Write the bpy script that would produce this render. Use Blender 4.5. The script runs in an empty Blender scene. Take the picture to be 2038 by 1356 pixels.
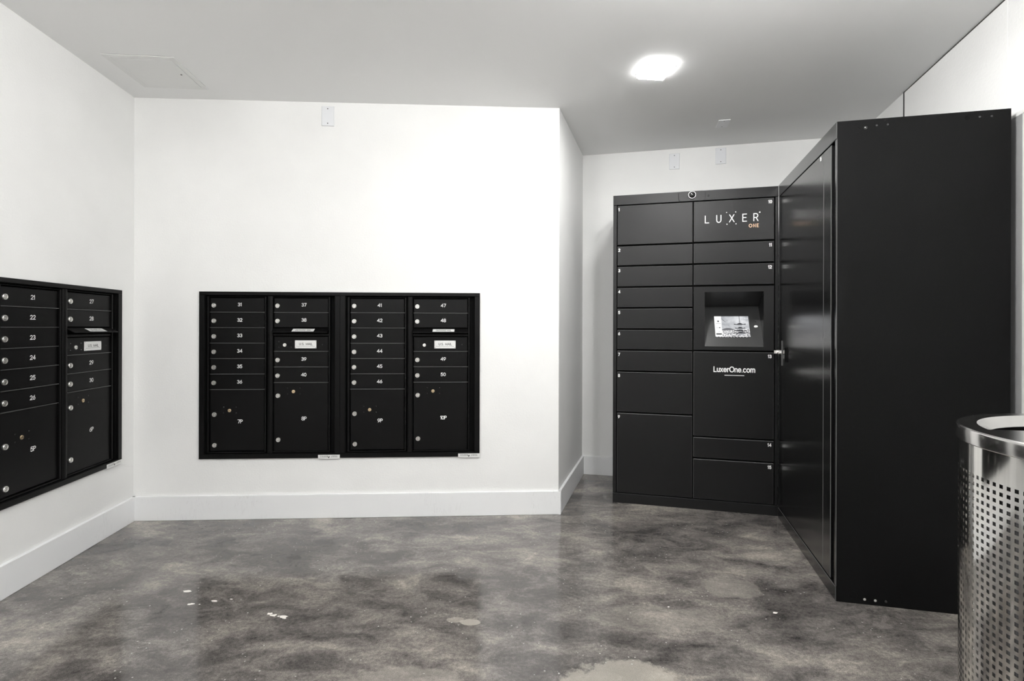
import bpy, bmesh, math, random
from mathutils import Matrix, Vector
random.seed(7)
PI = math.pi
S = bpy.context.scene
COL = S.collection

# ------------------------------------------------------------------ camera
cam = bpy.data.cameras.new('camera')
cam.sensor_width = 36.0
cam.lens = 1040.0 / 2038.0 * 36.0
cam.shift_y = -25.6 / 2038.0
cam.clip_start = 0.02
cam_o = bpy.data.objects.new('camera', cam)
COL.objects.link(cam_o)
ROLL = 0.0027
r_ax, u_ax, b_ax = Vector((1, 0, ROLL)), Vector((-ROLL, 0, 1)), Vector((0, -1, 0))
cam_o.matrix_world = Matrix(((r_ax.x, u_ax.x, b_ax.x, 0), (r_ax.y, u_ax.y, b_ax.y, 0),
                             (r_ax.z, u_ax.z, b_ax.z, 1.1), (0, 0, 0, 1)))
S.camera = cam_o

# ------------------------------------------------------------------ world, exposure, lamp power
w = bpy.data.worlds.new('world'); S.world = w; w.use_nodes = True
w.node_tree.nodes['Background'].inputs[0].default_value = (0.5, 0.5, 0.5, 1)
w.node_tree.nodes['Background'].inputs[1].default_value = 0.05
S.view_settings.view_transform = 'Standard'
S.view_settings.look = 'None'
S.view_settings.gamma = 1.0
S.view_settings.use_curve_mapping = False
S.view_settings.exposure = 0.38
LAMP_COLOR = (1.0, 0.997, 0.985)
LAMP_VISIBLE = 150.0       # emission of the lamp in view
LAMP_FILL = 146.0          # emission of the unseen lamps added to fill the room
# (x, y, turn) of the lamp in view, then the added fill lamps
LAMPS = [(0.717, 2.612, 8.0), (-0.90, 0.45, 8.0), (0.70, 1.35, 8.0), (-0.35, -1.1, 8.0)]

# ------------------------------------------------------------------ materials
def new_mat(name):
    m = bpy.data.materials.new(name); m.use_nodes = True
    return m, m.node_tree, m.node_tree.nodes['Principled BSDF']

def plain(name, col, rough=0.5, metal=0.0, spec=0.5, bump=None, aniso=0.0, coat=0.0):
    m, nt, p = new_mat(name)
    p.inputs['Base Color'].default_value = (*col, 1)
    p.inputs['Roughness'].default_value = rough
    p.inputs['Metallic'].default_value = metal
    p.inputs['Specular IOR Level'].default_value = spec
    p.inputs['Anisotropic'].default_value = aniso
    p.inputs['Coat Weight'].default_value = coat
    if bump:
        sc, st, det = bump
        tc = nt.nodes.new('ShaderNodeTexCoord'); no = nt.nodes.new('ShaderNodeTexNoise')
        no.inputs['Scale'].default_value = sc; no.inputs['Detail'].default_value = det
        bp = nt.nodes.new('ShaderNodeBump'); bp.inputs['Strength'].default_value = st
        bp.inputs['Distance'].default_value = 0.002
        nt.links.new(tc.outputs['Object'], no.inputs['Vector'])
        nt.links.new(no.outputs['Fac'], bp.inputs['Height'])
        nt.links.new(bp.outputs['Normal'], p.inputs['Normal'])
    return m

def emit(name, col, strength):
    m = bpy.data.materials.new(name); m.use_nodes = True
    nt = m.node_tree; nt.nodes.clear()
    e = nt.nodes.new('ShaderNodeEmission'); o = nt.nodes.new('ShaderNodeOutputMaterial')
    e.inputs[0].default_value = (*col, 1); e.inputs[1].default_value = strength
    nt.links.new(e.outputs[0], o.inputs[0])
    return m

def ramp(nt, src, stops):
    r = nt.nodes.new('ShaderNodeValToRGB')
    els = r.color_ramp.elements
    els[0].position, els[0].color = stops[0][0], (*stops[0][1], 1)
    els[1].position, els[1].color = stops[-1][0], (*stops[-1][1], 1)
    for pos, c in stops[1:-1]:
        e = els.new(pos); e.color = (*c, 1)
    nt.links.new(src, r.inputs[0])
    return r.outputs[0]

def noise(nt, vec, scale, detail=4, rough=0.55, dist=0.0):
    n = nt.nodes.new('ShaderNodeTexNoise')
    n.inputs['Scale'].default_value = scale; n.inputs['Detail'].default_value = detail
    n.inputs['Roughness'].default_value = rough; n.inputs['Distortion'].default_value = dist
    nt.links.new(vec, n.inputs['Vector'])
    return n.outputs['Fac']

def mth(nt, op, a, b=None, clamp=False):
    n = nt.nodes.new('ShaderNodeMath'); n.operation = op; n.use_clamp = clamp
    for i, v in enumerate((a, b)):
        if v is None: continue
        if isinstance(v, (int, float)): n.inputs[i].default_value = v
        else: nt.links.new(v, n.inputs[i])
    return n.outputs[0]

def mixc(nt, fac, a, b, mode='MIX'):
    n = nt.nodes.new('ShaderNodeMix'); n.data_type = 'RGBA'; n.blend_type = mode
    for key, v in ((0, fac), (6, a), (7, b)):
        if isinstance(v, (int, float)): n.inputs[key].default_value = v
        elif isinstance(v, tuple): n.inputs[key].default_value = (*v, 1)
        else: nt.links.new(v, n.inputs[key])
    return n.outputs[2]

def mat_wall():
    m, nt, p = new_mat('wall_paint')
    tc = nt.nodes.new('ShaderNodeTexCoord').outputs['Object']
    big = noise(nt, tc, 3.0, 3)
    col = ramp(nt, big, [(0.3, (0.785, 0.785, 0.775)), (0.7, (0.82, 0.82, 0.81))])
    # scattered scuffs and pits
    sc = noise(nt, tc, 26.0, 6, 0.75, 0.6)
    scuff = ramp(nt, sc, [(0.70, (0, 0, 0)), (0.78, (1, 1, 1))])
    col = mixc(nt, mth(nt, 'MULTIPLY', scuff, 0.10), col, (0.45, 0.44, 0.42))
    nt.links.new(col, p.inputs['Base Color'])
    p.inputs['Roughness'].default_value = 0.62
    p.inputs['Specular IOR Level'].default_value = 0.3
    b = nt.nodes.new('ShaderNodeBump'); b.inputs['Strength'].default_value = 0.35
    b.inputs['Distance'].default_value = 0.0025
    nt.links.new(noise(nt, tc, 110.0, 3, 0.5), b.inputs['Height'])
    nt.links.new(b.outputs[0], p.inputs['Normal'])
    return m

def mat_floor():
    m, nt, p = new_mat('polished_concrete')
    tc = nt.nodes.new('ShaderNodeTexCoord').outputs['Object']
    mp = nt.nodes.new('ShaderNodeMapping'); mp.inputs['Scale'].default_value = (0.8, 1.35, 1)
    mp.inputs['Rotation'].default_value = (0, 0, 0.35)
    nt.links.new(tc, mp.inputs[0]); v = mp.outputs[0]
    big = noise(nt, v, 1.9, 6, 0.62, 0.3)
    mid = noise(nt, v, 7.5, 9, 0.72, 0.6)
    fine = noise(nt, tc, 75.0, 8, 0.80)
    grit = noise(nt, tc, 420.0, 3, 0.8)
    s = mth(nt, 'ADD', mth(nt, 'MULTIPLY', big, 0.55), mth(nt, 'MULTIPLY', mid, 0.45))
    col = ramp(nt, s, [(0.37, (0.045, 0.041, 0.039)), (0.46, (0.105, 0.097, 0.092)),
                       (0.54, (0.190, 0.174, 0.160)), (0.63, (0.34, 0.310, 0.272))])
    col = mixc(nt, 0.75, col, ramp(nt, fine, [(0.32, (0.20, 0.20, 0.20)), (0.5, (0.5, 0.5, 0.5)), (0.68, (0.86, 0.85, 0.84))]), 'OVERLAY')
    col = mixc(nt, 0.95, col, ramp(nt, grit, [(0.28, (0.12, 0.12, 0.12)), (0.5, (0.5, 0.5, 0.5)), (0.74, (0.93, 0.92, 0.90))]), 'OVERLAY')
    # pale patches worn through to the aggregate, each with a shape of its own
    sx = nt.nodes.new('ShaderNodeSeparateXYZ'); nt.links.new(tc, sx.inputs[0])
    edge = noise(nt, tc, 9.0, 8, 0.7)
    for cx, cy, rx, ry, a in ((0.36, 1.59, 0.20, 0.15, 0.62), (-0.33, 1.58, 0.20, 0.13, 0.28), (-0.155, 1.95, 0.04, 0.022, 0.8),
                              (0.93, 2.22, 0.13, 0.10, 0.22), (0.55, 1.98, 0.26, 0.10, 0.15), (-0.21, 1.965, 0.035, 0.02, 0.5)):
        dx = mth(nt, 'DIVIDE', mth(nt, 'SUBTRACT', sx.outputs[0], cx), rx)
        dy = mth(nt, 'DIVIDE', mth(nt, 'SUBTRACT', sx.outputs[1], cy), ry)
        d = mth(nt, 'ADD', mth(nt, 'MULTIPLY', dx, dx), mth(nt, 'MULTIPLY', dy, dy))
        d = mth(nt, 'ADD', d, mth(nt, 'MULTIPLY', mth(nt, 'SUBTRACT', edge, 0.5), 2.6))
        k = mth(nt, 'MULTIPLY', mth(nt, 'MULTIPLY', mth(nt, 'SUBTRACT', 1.0, d), 4.0, True), a)
        pale = mixc(nt, 0.6, (0.40, 0.37, 0.325), ramp(nt, grit, [(0.25, (0.2, 0.2, 0.2)), (0.5, (0.5, 0.5, 0.5)), (0.75, (0.8, 0.8, 0.8))]), 'OVERLAY')
        col = mixc(nt, k, col, pale)
    # small pale aggregate chips
    vo = nt.nodes.new('ShaderNodeTexVoronoi'); vo.inputs['Scale'].default_value = 38.0
    vo.inputs['Randomness'].default_value = 1.0
    nt.links.new(tc, vo.inputs['Vector'])
    chip = mth(nt, 'LESS_THAN', mth(nt, 'ADD', vo.outputs['Distance'], mth(nt, 'MULTIPLY', mth(nt, 'SUBTRACT', fine, 0.5), 0.5)), 0.10)
    gate = mth(nt, 'GREATER_THAN', noise(nt, tc, 5.0, 3), 0.54)
    col = mixc(nt, mth(nt, 'MULTIPLY', mth(nt, 'MULTIPLY', chip, gate), 0.6), col, (0.62, 0.60, 0.56))
    # fine dark scratches
    mp2 = nt.nodes.new('ShaderNodeMapping'); mp2.inputs['Scale'].default_value = (2.2, 16, 1)
    mp2.inputs['Rotation'].default_value = (0, 0, -0.55); nt.links.new(tc, mp2.inputs[0])
    scr = ramp(nt, noise(nt, mp2.outputs[0], 3.0, 2, 0.5, 0.8), [(0.495, (0, 0, 0)), (0.5, (1, 1, 1)), (0.505, (0, 0, 0))])
    scg = mth(nt, 'GREATER_THAN', noise(nt, tc, 3.1, 3), 0.58)
    col = mixc(nt, mth(nt, 'MULTIPLY', mth(nt, 'MULTIPLY', scr, scg), 0.35), col, (0.05, 0.045, 0.04))
    nt.links.new(col, p.inputs['Base Color'])
    rg = ramp(nt, mid, [(0.3, (0.07, 0.07, 0.07)), (0.7, (0.17, 0.17, 0.17))])
    nt.links.new(rg, p.inputs['Roughness'])
    p.inputs['Specular IOR Level'].default_value = 0.62
    b = nt.nodes.new('ShaderNodeBump'); b.inputs['Strength'].default_value = 0.05
    b.inputs['Distance'].default_value = 0.001
    nt.links.new(noise(nt, tc, 14.0, 5, 0.6), b.inputs['Height'])
    nt.links.new(b.outputs[0], p.inputs['Normal'])
    return m

def mat_powder(name, col, rough, spec, bsc, bst, var=0.0, coat=None):
    m, nt, p = new_mat(name)
    if coat:
        p.inputs['Coat Weight'].default_value, p.inputs['Coat Roughness'].default_value = coat
    tc = nt.nodes.new('ShaderNodeTexCoord').outputs['Object']
    n = noise(nt, tc, bsc, 2, 0.6)
    lo = tuple(c * (1 - var) for c in col); hi = tuple(c * (1 + var) for c in col)
    nt.links.new(ramp(nt, n, [(0.3, lo), (0.7, hi)]), p.inputs['Base Color'])
    p.inputs['Roughness'].default_value = rough
    p.inputs['Specular IOR Level'].default_value = spec
    b = nt.nodes.new('ShaderNodeBump'); b.inputs['Strength'].default_value = bst
    b.inputs['Distance'].default_value = 0.001
    nt.links.new(n, b.inputs['Height']); nt.links.new(b.outputs[0], p.inputs['Normal'])
    return m

def mat_board():
    m, nt, p = new_mat('baseboard_paint')
    tc = nt.nodes.new('ShaderNodeTexCoord').outputs['Object']
    mp = nt.nodes.new('ShaderNodeMapping'); mp.inputs['Scale'].default_value = (14, 1, 2.2)
    nt.links.new(tc, mp.inputs[0])
    scr = ramp(nt, noise(nt, mp.outputs[0], 3.0, 3, 0.6, 0.7), [(0.485, (0, 0, 0)), (0.5, (1, 1, 1)), (0.515, (0, 0, 0))])
    gate = ramp(nt, noise(nt, tc, 5.0, 2), [(0.52, (0, 0, 0)), (0.62, (1, 1, 1))])
    col = mixc(nt, mth(nt, 'MULTIPLY', mth(nt, 'MULTIPLY', scr, gate), 0.22), (0.80, 0.805, 0.81), (0.3, 0.29, 0.28))
    nt.links.new(col, p.inputs['Base Color'])
    p.inputs['Roughness'].default_value = 0.42
    return m

def mat_screen_photo():
    """flat print of the screen: pale sky over mottled blossom"""
    m = bpy.data.materials.new('screen_scene'); m.use_nodes = True
    nt = m.node_tree; nt.nodes.clear()
    e = nt.nodes.new('ShaderNodeEmission'); o = nt.nodes.new('ShaderNodeOutputMaterial')
    tc = nt.nodes.new('ShaderNodeTexCoord').outputs['Object']
    n = noise(nt, tc, 16.0, 4, 0.6)
    c = ramp(nt, n, [(0.3, (0.33, 0.34, 0.36)), (0.7, (0.72, 0.73, 0.75))])
    nt.links.new(c, e.inputs[0]); e.inputs[1].default_value = SCREEN
    nt.links.new(e.outputs[0], o.inputs[0])
    return m

def mat_blossom():
    m = bpy.data.materials.new('screen_blossom'); m.use_nodes = True
    nt = m.node_tree; nt.nodes.clear()
    e = nt.nodes.new('ShaderNodeEmission'); o = nt.nodes.new('ShaderNodeOutputMaterial')
    tc = nt.nodes.new('ShaderNodeTexCoord').outputs['Object']
    n = noise(nt, tc, 120.0, 3, 0.7)
    c = ramp(nt, n, [(0.38, (0.12, 0.12, 0.13)), (0.5, (0.55, 0.55, 0.56)), (0.62, (0.95, 0.94, 0.94))])
    nt.links.new(c, e.inputs[0]); e.inputs[1].default_value = SCREEN
    nt.links.new(e.outputs[0], o.inputs[0])
    return m

def mat_steel():
    m, nt, p = new_mat('brushed_stainless')
    tc = nt.nodes.new('ShaderNodeTexCoord').outputs['Object']
    mp = nt.nodes.new('ShaderNodeMapping'); mp.inputs['Scale'].default_value = (90, 90, 2)
    nt.links.new(tc, mp.inputs[0])
    n = noise(nt, mp.outputs[0], 4.0, 3)
    nt.links.new(ramp(nt, n, [(0.3, (0.68, 0.67, 0.645)), (0.7, (0.76, 0.75, 0.725))]), p.inputs['Base Color'])
    p.inputs['Metallic'].default_value = 1.0
    p.inputs['Roughness'].default_value = 0.085
    return m

SCREEN = 0.92
M = {}
M['wall'] = mat_wall()
M['ceiling'] = plain('ceiling_paint', (0.88, 0.88, 0.875), 0.7, spec=0.2, bump=(160, 0.15, 2))
M['floor'] = mat_floor()
M['board'] = mat_board()
M['mailbox'] = mat_powder('mailbox_black', (0.0032, 0.0031, 0.0032), 0.40, 0.13, 420, 0.35, 0.5)
M['cavity'] = plain('black_cavity_shade', (0.003, 0.003, 0.003), 0.8, spec=0.1)  # near-black colour carries the shade of gaps and recesses
M['locker'] = mat_powder('locker_black', (0.0070, 0.0070, 0.0072), 0.38, 0.23, 520, 0.22, 0.35)
M['locker_side'] = mat_powder('locker_side_black', (0.0042, 0.0042, 0.0043), 0.42, 0.09, 520, 0.25, 0.35)
M['locker_gloss'] = mat_powder('locker_gloss_black', (0.004, 0.004, 0.0041), 0.24, 0.5, 380, 0.03, 0.2, coat=(0.7, 0.20))
M['nickel'] = plain('nickel', (0.93, 0.91, 0.88), 0.38, 1.0)
M['keyhole'] = plain('keyhole', (0.10, 0.095, 0.09), 0.4, 0.6)
M['brass'] = plain('brass', (0.72, 0.56, 0.36), 0.3, 1.0)
M['rivet'] = plain('black_rivet', (0.03, 0.03, 0.03), 0.2)
M['white'] = plain('white_print', (0.86, 0.86, 0.85), 0.5)
M['orange'] = plain('peach_print', (0.83, 0.55, 0.36), 0.5)
M['black_print'] = plain('black_print', (0.02, 0.02, 0.02), 0.5)
M['grey_print'] = plain('grey_print', (0.22, 0.22, 0.22), 0.5)
M['plate'] = plain('silver_plate', (0.78, 0.78, 0.77), 0.35, 0.3)
M['sticker'] = plain('sticker', (0.72, 0.72, 0.71), 0.45)
M['steel'] = mat_steel()
M['slope'] = mat_powder('sloped_panel_black', (0.012, 0.012, 0.0122), 0.34, 1.0, 520, 0.15, 0.3)
M['steel_dull'] = plain('dull_steel', (0.42, 0.415, 0.405), 0.28, 1.0)
M['edge'] = plain('edge_highlight', (0.075, 0.075, 0.075), 0.35, spec=0.6)  # lighter grey paints the lamp's highlight along door, frame and shelf edges
M['steel_rim'] = plain('steel_rim', (0.64, 0.63, 0.62), 0.14, 1.0)
M['side_glow'] = emit('lamp_side', LAMP_COLOR, LAMP_VISIBLE * 0.085)
M['rubber_joint'] = plain('dark_joint_and_shade', (0.03, 0.03, 0.028), 0.8)  # also darkens the shadow gap above the right wall board
M['liner'] = plain('grey_liner', (0.16, 0.16, 0.165), 0.5, 0.3)
M['liner_black'] = plain('black_liner', (0.01, 0.01, 0.01), 0.3)
M['plate_white'] = plain('white_plastic', (0.74, 0.75, 0.77), 0.35)
M['plate_bright'] = plain('white_plate_ceiling', (0.90, 0.905, 0.92), 0.4)
M['screw'] = plain('dark_screw', (0.05, 0.05, 0.05), 0.4, 0.5)
M['panel_white'] = plain('panel_white', (0.80, 0.80, 0.79), 0.55, bump=(160, 0.1, 2))
M['jamb'] = plain('door_jamb_grey', (0.30, 0.30, 0.30), 0.6, bump=(300, 0.5, 2))
M['door'] = plain('door_leaf_pale', (0.70, 0.70, 0.69), 0.55, bump=(300, 0.2, 2))
M['diffuser'] = emit('lamp_diffuser', LAMP_COLOR, LAMP_VISIBLE)
M['diffuser_fill'] = emit('lamp_diffuser_fill', LAMP_COLOR, LAMP_FILL)
M['lamp_frame'] = plain('lamp_frame', (0.85, 0.85, 0.84), 0.4)
M['fleck'] = plain('paint_fleck', (0.74, 0.71, 0.67), 0.6)
M['s_white'] = emit('screen_white', (0.90, 0.90, 0.88), SCREEN)
M['s_grey'] = emit('screen_grey', (0.42, 0.43, 0.45), SCREEN)
M['s_dark'] = emit('screen_dark', (0.045, 0.045, 0.05), SCREEN)
M['s_mid'] = emit('screen_mid', (0.17, 0.17, 0.18), SCREEN)
M['s_sky'] = mat_screen_photo()
M['s_bloom'] = mat_blossom()
M['dome'] = plain('dome_black', (0.015, 0.015, 0.015), 0.18)
M['glass_btn'] = plain('white_button', (0.82, 0.82, 0.80), 0.25)

# ------------------------------------------------------------------ mesh helpers
class MB:
    def __init__(s): s.v = []; s.f = []; s.mi = []; s.sm = []
    def add(s, vs, fs, mi=0, smooth=False):
        o = len(s.v); s.v += [tuple(p) for p in vs]
        for f in fs: s.f.append([i + o for i in f]); s.mi.append(mi); s.sm.append(smooth)
        return s
    def box(s, x0, x1, y0, y1, z0, z1, mi=0):
        vs = [(x, y, z) for x in (x0, x1) for y in (y0, y1) for z in (z0, z1)]
        fs = [(0, 1, 3, 2), (4, 6, 7, 5), (0, 4, 5, 1), (2, 3, 7, 6), (0, 2, 6, 4), (1, 5, 7, 3)]
        return s.add(vs, fs, mi)
    def slab(s, x0, x1, y0, y1, z0, z1, b=0.0015, mi=0, e=None):
        """box whose front (y0) edges are chamfered by b"""
        vs = [(x0 + b, y0, z0 + b), (x1 - b, y0, z0 + b), (x1 - b, y0, z1 - b), (x0 + b, y0, z1 - b)]
        for y in (y0 + b, y1):
            vs += [(x0, y, z0), (x1, y, z0), (x1, y, z1), (x0, y, z1)]
        fs = [(0, 1, 2, 3), (11, 10, 9, 8)]; ed = []
        for k in range(4):
            n = (k + 1) % 4
            ed.append((k, 4 + k, 4 + n, n)); fs.append((4 + k, 8 + k, 8 + n, 4 + n))
        s.add(vs, fs, mi); o = len(s.v) - len(vs)
        for f in ed: s.f.append([i + o for i in f]); s.mi.append(mi if e is None else e); s.sm.append(False)
        return s
    def lathe_y(s, cx, cz, prof, n=20, mi=0, smooth=True):
        """prof: list of (radius, y); turned about the y axis through (cx, cz)"""
        vs = []; fs = []
        for r, y in prof:
            vs += [(cx + r * math.cos(2 * PI * k / n), y, cz + r * math.sin(2 * PI * k / n)) for k in range(n)]
        for j in range(len(prof) - 1):
            for k in range(n):
                a, b = j * n + k, j * n + (k + 1) % n
                fs.append((a, b, b + n, a + n))
        fs.append(tuple((len(prof) - 1) * n + k for k in range(n)))
        return s.add(vs, fs, mi, smooth)
    def lathe_z(s, cx, cy, prof, n=96, mi=0, smooth=True, a0=0.0):
        vs = []; fs = []
        for r, z in prof:
            vs += [(cx + r * math.cos(a0 + 2 * PI * k / n), cy + r * math.sin(a0 + 2 * PI * k / n), z) for k in range(n)]
        for j in range(len(prof) - 1):
            for k in range(n):
                a, b = j * n + k, j * n + (k + 1) % n
                fs.append((a, b, b + n, a + n))
        return s.add(vs, fs, mi, smooth)
    def build(s, name, mats, parent=None, loc=(0, 0, 0)):
        me = bpy.data.meshes.new(name)
        me.from_pydata(s.v, [], s.f)
        for m in (mats if isinstance(mats, (list, tuple)) else [mats]): me.materials.append(m)
        me.polygons.foreach_set('material_index', s.mi)
        me.polygons.foreach_set('use_smooth', s.sm)
        bm = bmesh.new(); bm.from_mesh(me); bmesh.ops.recalc_face_normals(bm, faces=bm.faces[:]); bm.to_mesh(me); bm.free()
        if any(s.sm): me.set_sharp_from_angle(angle=math.radians(22))
        me.update()
        return link(name, me, parent, loc)

def link(name, me, parent=None, loc=(0, 0, 0)):
    o = bpy.data.objects.new(name, me); COL.objects.link(o)
    o.location = loc
    if parent is not None: o.parent = parent
    return o

def tag(o, label=None, cat=None, group=None, kind=None):
    for k, v in (('label', label), ('category', cat), ('group', group), ('kind', kind)):
        if v: o[k] = v
    return o

def empty(name, loc, rz=0.0, label=None, cat=None, group=None, scale=(1, 1, 1)):
    o = bpy.data.objects.new(name, None); COL.objects.link(o)
    o.empty_display_size = 0.1
    o.location = loc; o.rotation_euler = (0, 0, rz); o.scale = scale
    return tag(o, label, cat, group)

# ------------------------------------------------------------------ drawn lettering (flat print)
def arc(cx, cy, rx, ry, a0, a1, n=10):
    return [(cx + rx * math.cos(math.radians(a0 + (a1 - a0) * k / n)), cy + ry * math.sin(math.radians(a0 + (a1 - a0) * k / n))) for k in range(n + 1)]
G = {
 '0': (.60, [arc(.3, .5, .27, .5, 90, 450, 20)]),
 '1': (.30, [[(.02, .80), (.20, 1), (.20, 0)]]),
 '2': (.60, [arc(.3, .72, .26, .28, 170, -30, 10) + [(.03, 0), (.58, 0)]]),
 '3': (.60, [arc(.29, .75, .24, .25, 150, -90, 10) + arc(.29, .26, .27, .26, 90, -155, 12)]),
 '4': (.64, [[(.48, 0), (.48, 1), (.02, .30), (.63, .30)]]),
 '5': (.60, [[(.54, 1), (.12, 1), (.07, .55)] + arc(.28, .32, .29, .32, 125, -150, 12)]),
 '6': (.60, [arc(.30, .31, .27, .31, 0, 360, 18), [(.46, 1), (.24, .78), (.08, .50), (.035, .34)]]),
 '7': (.58, [[(.02, 1), (.56, 1), (.20, 0)]]),
 '8': (.60, [arc(.3, .75, .23, .25, -90, 270, 16), arc(.3, .26, .27, .26, 90, 450, 16)]),
 '9': (.60, [arc(.30, .69, .27, .31, 0, 360, 18), [(.14, 0), (.36, .22), (.52, .50), (.565, .66)]]),
 'P': (.58, [[(.05, 0), (.05, 1), (.30, 1)] + arc(.30, .745, .25, .255, 90, -90, 8) + [(.05, .49)]]),
 'L': (.50, [[(.03, 1), (.03, 0), (.50, 0)]]),
 'U': (.64, [[(.04, 1), (.04, .32)] + arc(.32, .32, .28, .32, 180, 360, 12) + [(.60, 1)]]),
 'X': (.62, [[(.02, 1), (.60, 0)], [(.58, 1), (.0, 0)]]),
 'E': (.54, [[(.52, 1), (.04, 1), (.04, 0), (.53, 0)], [(.04, .52), (.46, .52)]]),
 'R': (.60, [[(.04, 0), (.04, 1), (.30, 1)] + arc(.30, .73, .26, .27, 90, -90, 8) + [(.04, .46)], [(.32, .46), (.58, 0)]]),
 'O': (.86, [arc(.43, .5, .42, .5, 90, 450, 24)]),
 'N': (.66, [[(.04, 0), (.04, 1), (.62, 0), (.62, 1)]]),
 'S': (.60, [arc(.30, .75, .25, .25, 30, 270, 10) + arc(.30, .25, .27, .25, 90, -150, 10)]),
 'M': (.78, [[(.04, 0), (.04, 1), (.39, .15), (.74, 1), (.74, 0)]]),
 'A': (.70, [[(.0, 0), (.35, 1), (.70, 0)], [(.13, .33), (.57, .33)]]),
 'I': (.14, [[(.07, 0), (.07, 1)]]),
 'T': (.60, [[(.0, 1), (.60, 1)], [(.30, 1), (.30, 0)]]),
 'G': (.76, [arc(.40, .5, .37, .5, 45, 340, 18) + [(.76, .46), (.45, .46)]]),
 '.': (.12, [[(.06, 0), (.061, 0.01)]]),
 ' ': (.34, []),
 'u': (.52, [[(.05, .70), (.05, .25)] + arc(.26, .25, .21, .25, 180, 360, 10), [(.47, .70), (.47, 0)]]),
 'x': (.50, [[(.03, .70), (.47, 0)], [(.46, .70), (.02, 0)]]),
 'e': (.58, [[(.04, .36), (.53, .36)] + arc(.29, .35, .25, .35, 0, 315, 16)]),
 'r': (.34, [[(.05, .70), (.05, 0)], arc(.28, .40, .23, .28, 180, 80, 6)]),
 'n': (.52, [[(.05, .70), (.05, 0)], arc(.26, .45, .21, .25, 180, 0, 10) + [(.47, 0)]]),
 'c': (.54, [arc(.30, .35, .26, .35, 50, 310, 14)]),
 'o': (.60, [arc(.30, .35, .27, .35, 90, 450, 18)]),
 'm': (.86, [[(.05, .70), (.05, 0)], arc(.24, .47, .19, .23, 180, 0, 8) + [(.43, 0)], arc(.62, .47, .19, .23, 180, 0, 8) + [(.81, 0)]]),
}
def ribbon(mb, pts, w, put, mi=0, caps=True):
    P = []
    for p in pts:
        if not P or (Vector(p) - P[-1]).length > w * 0.02: P.append(Vector(p))
    closed = (P[0] - P[-1]).length < 1e-6 and len(P) > 3
    if closed: P = P[:-1]
    n = len(P); L = []; R = []
    for i in range(n):
        a = P[i - 1] if (i > 0 or closed) else None
        b = P[(i + 1) % n] if (i < n - 1 or closed) else None
        d0 = (P[i] - a).normalized() if a is not None else None
        d1 = (b - P[i]).normalized() if b is not None else None
        if d0 is None: d0 = d1
        if d1 is None: d1 = d0
        n0 = Vector((-d0.y, d0.x)); n1 = Vector((-d1.y, d1.x))
        m = n0 + n1
        m = n0 if m.length < 1e-6 else m.normalized()
        k = w / 2 / max(0.45, m.dot(n0))
        L.append(P[i] + m * k); R.append(P[i] - m * k)
    vs = [put(p) for p in L] + [put(p) for p in R]
    fs = [(i, (i + 1) % n, n + (i + 1) % n, n + i) for i in range(n if closed else n - 1)]
    mb.add(vs, fs, mi)
    if caps and not closed:
        for p in (P[0], P[-1]):
            c = [put(p + Vector((math.cos(2 * PI * k / 10), math.sin(2 * PI * k / 10))) * (w / 2)) for k in range(10)]
            mb.add(c, [tuple(range(10))], mi)

def write(mb, text, x, z, h, y=-0.0004, stroke=0.13, space=0.16, align='c', aspect=1.0, mi=0, put=None, pitch=None):
    """draws text as ribbons on the plane y; x,z = anchor (baseline), h = capital height"""
    tot = sum(G[c][0] * aspect + space for c in text) - space
    cx = x - (tot * h / 2 if align == 'c' else tot * h if align == 'r' else 0)
    pp = put or (lambda q: (q[0], y, q[1]))
    for c in text:
        wd, strokes = G[c]
        for st in strokes:
            pts = [(cx + px * aspect * h, z + pz * h) for px, pz in st]
            ribbon(mb, pts, stroke * h, lambda q: pp((q.x, q.y)), mi)
        cx += (wd * aspect + space) * h
    return mb

# ------------------------------------------------------------------ the room: plan points (metres)
A = Vector((-2.1454, 2.9647)); B = Vector((0.2777, 3.0913)); Cc = Vector((0.5316, 3.9439))
D = Vector((-2.0568, 2.0989)); F = Vector((2.0057, 3.5965)); G1 = Vector((2.1506, 2.8648)); G2 = Vector((1.9435, 2.0669))
H = 2.40
def meet(p, q, r, s):
    d1, d2 = q - p, s - r
    t = ((r.x - p.x) * d2.y - (r.y - p.y) * d2.x) / (d1.x * d2.y - d1.y * d2.x)
    return p + d1 * t
K = meet(Cc, F, G1, G2)                              # corner of the back and right walls
YN = -2.6                                            # the room's near end, behind the camera
dl = (D - A).normalized(); NL = A + dl * ((YN - A.y) / dl.y)
dr = (G2 - G1).normalized(); NR = G1 + dr * ((YN - G1.y) / dr.y)

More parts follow.
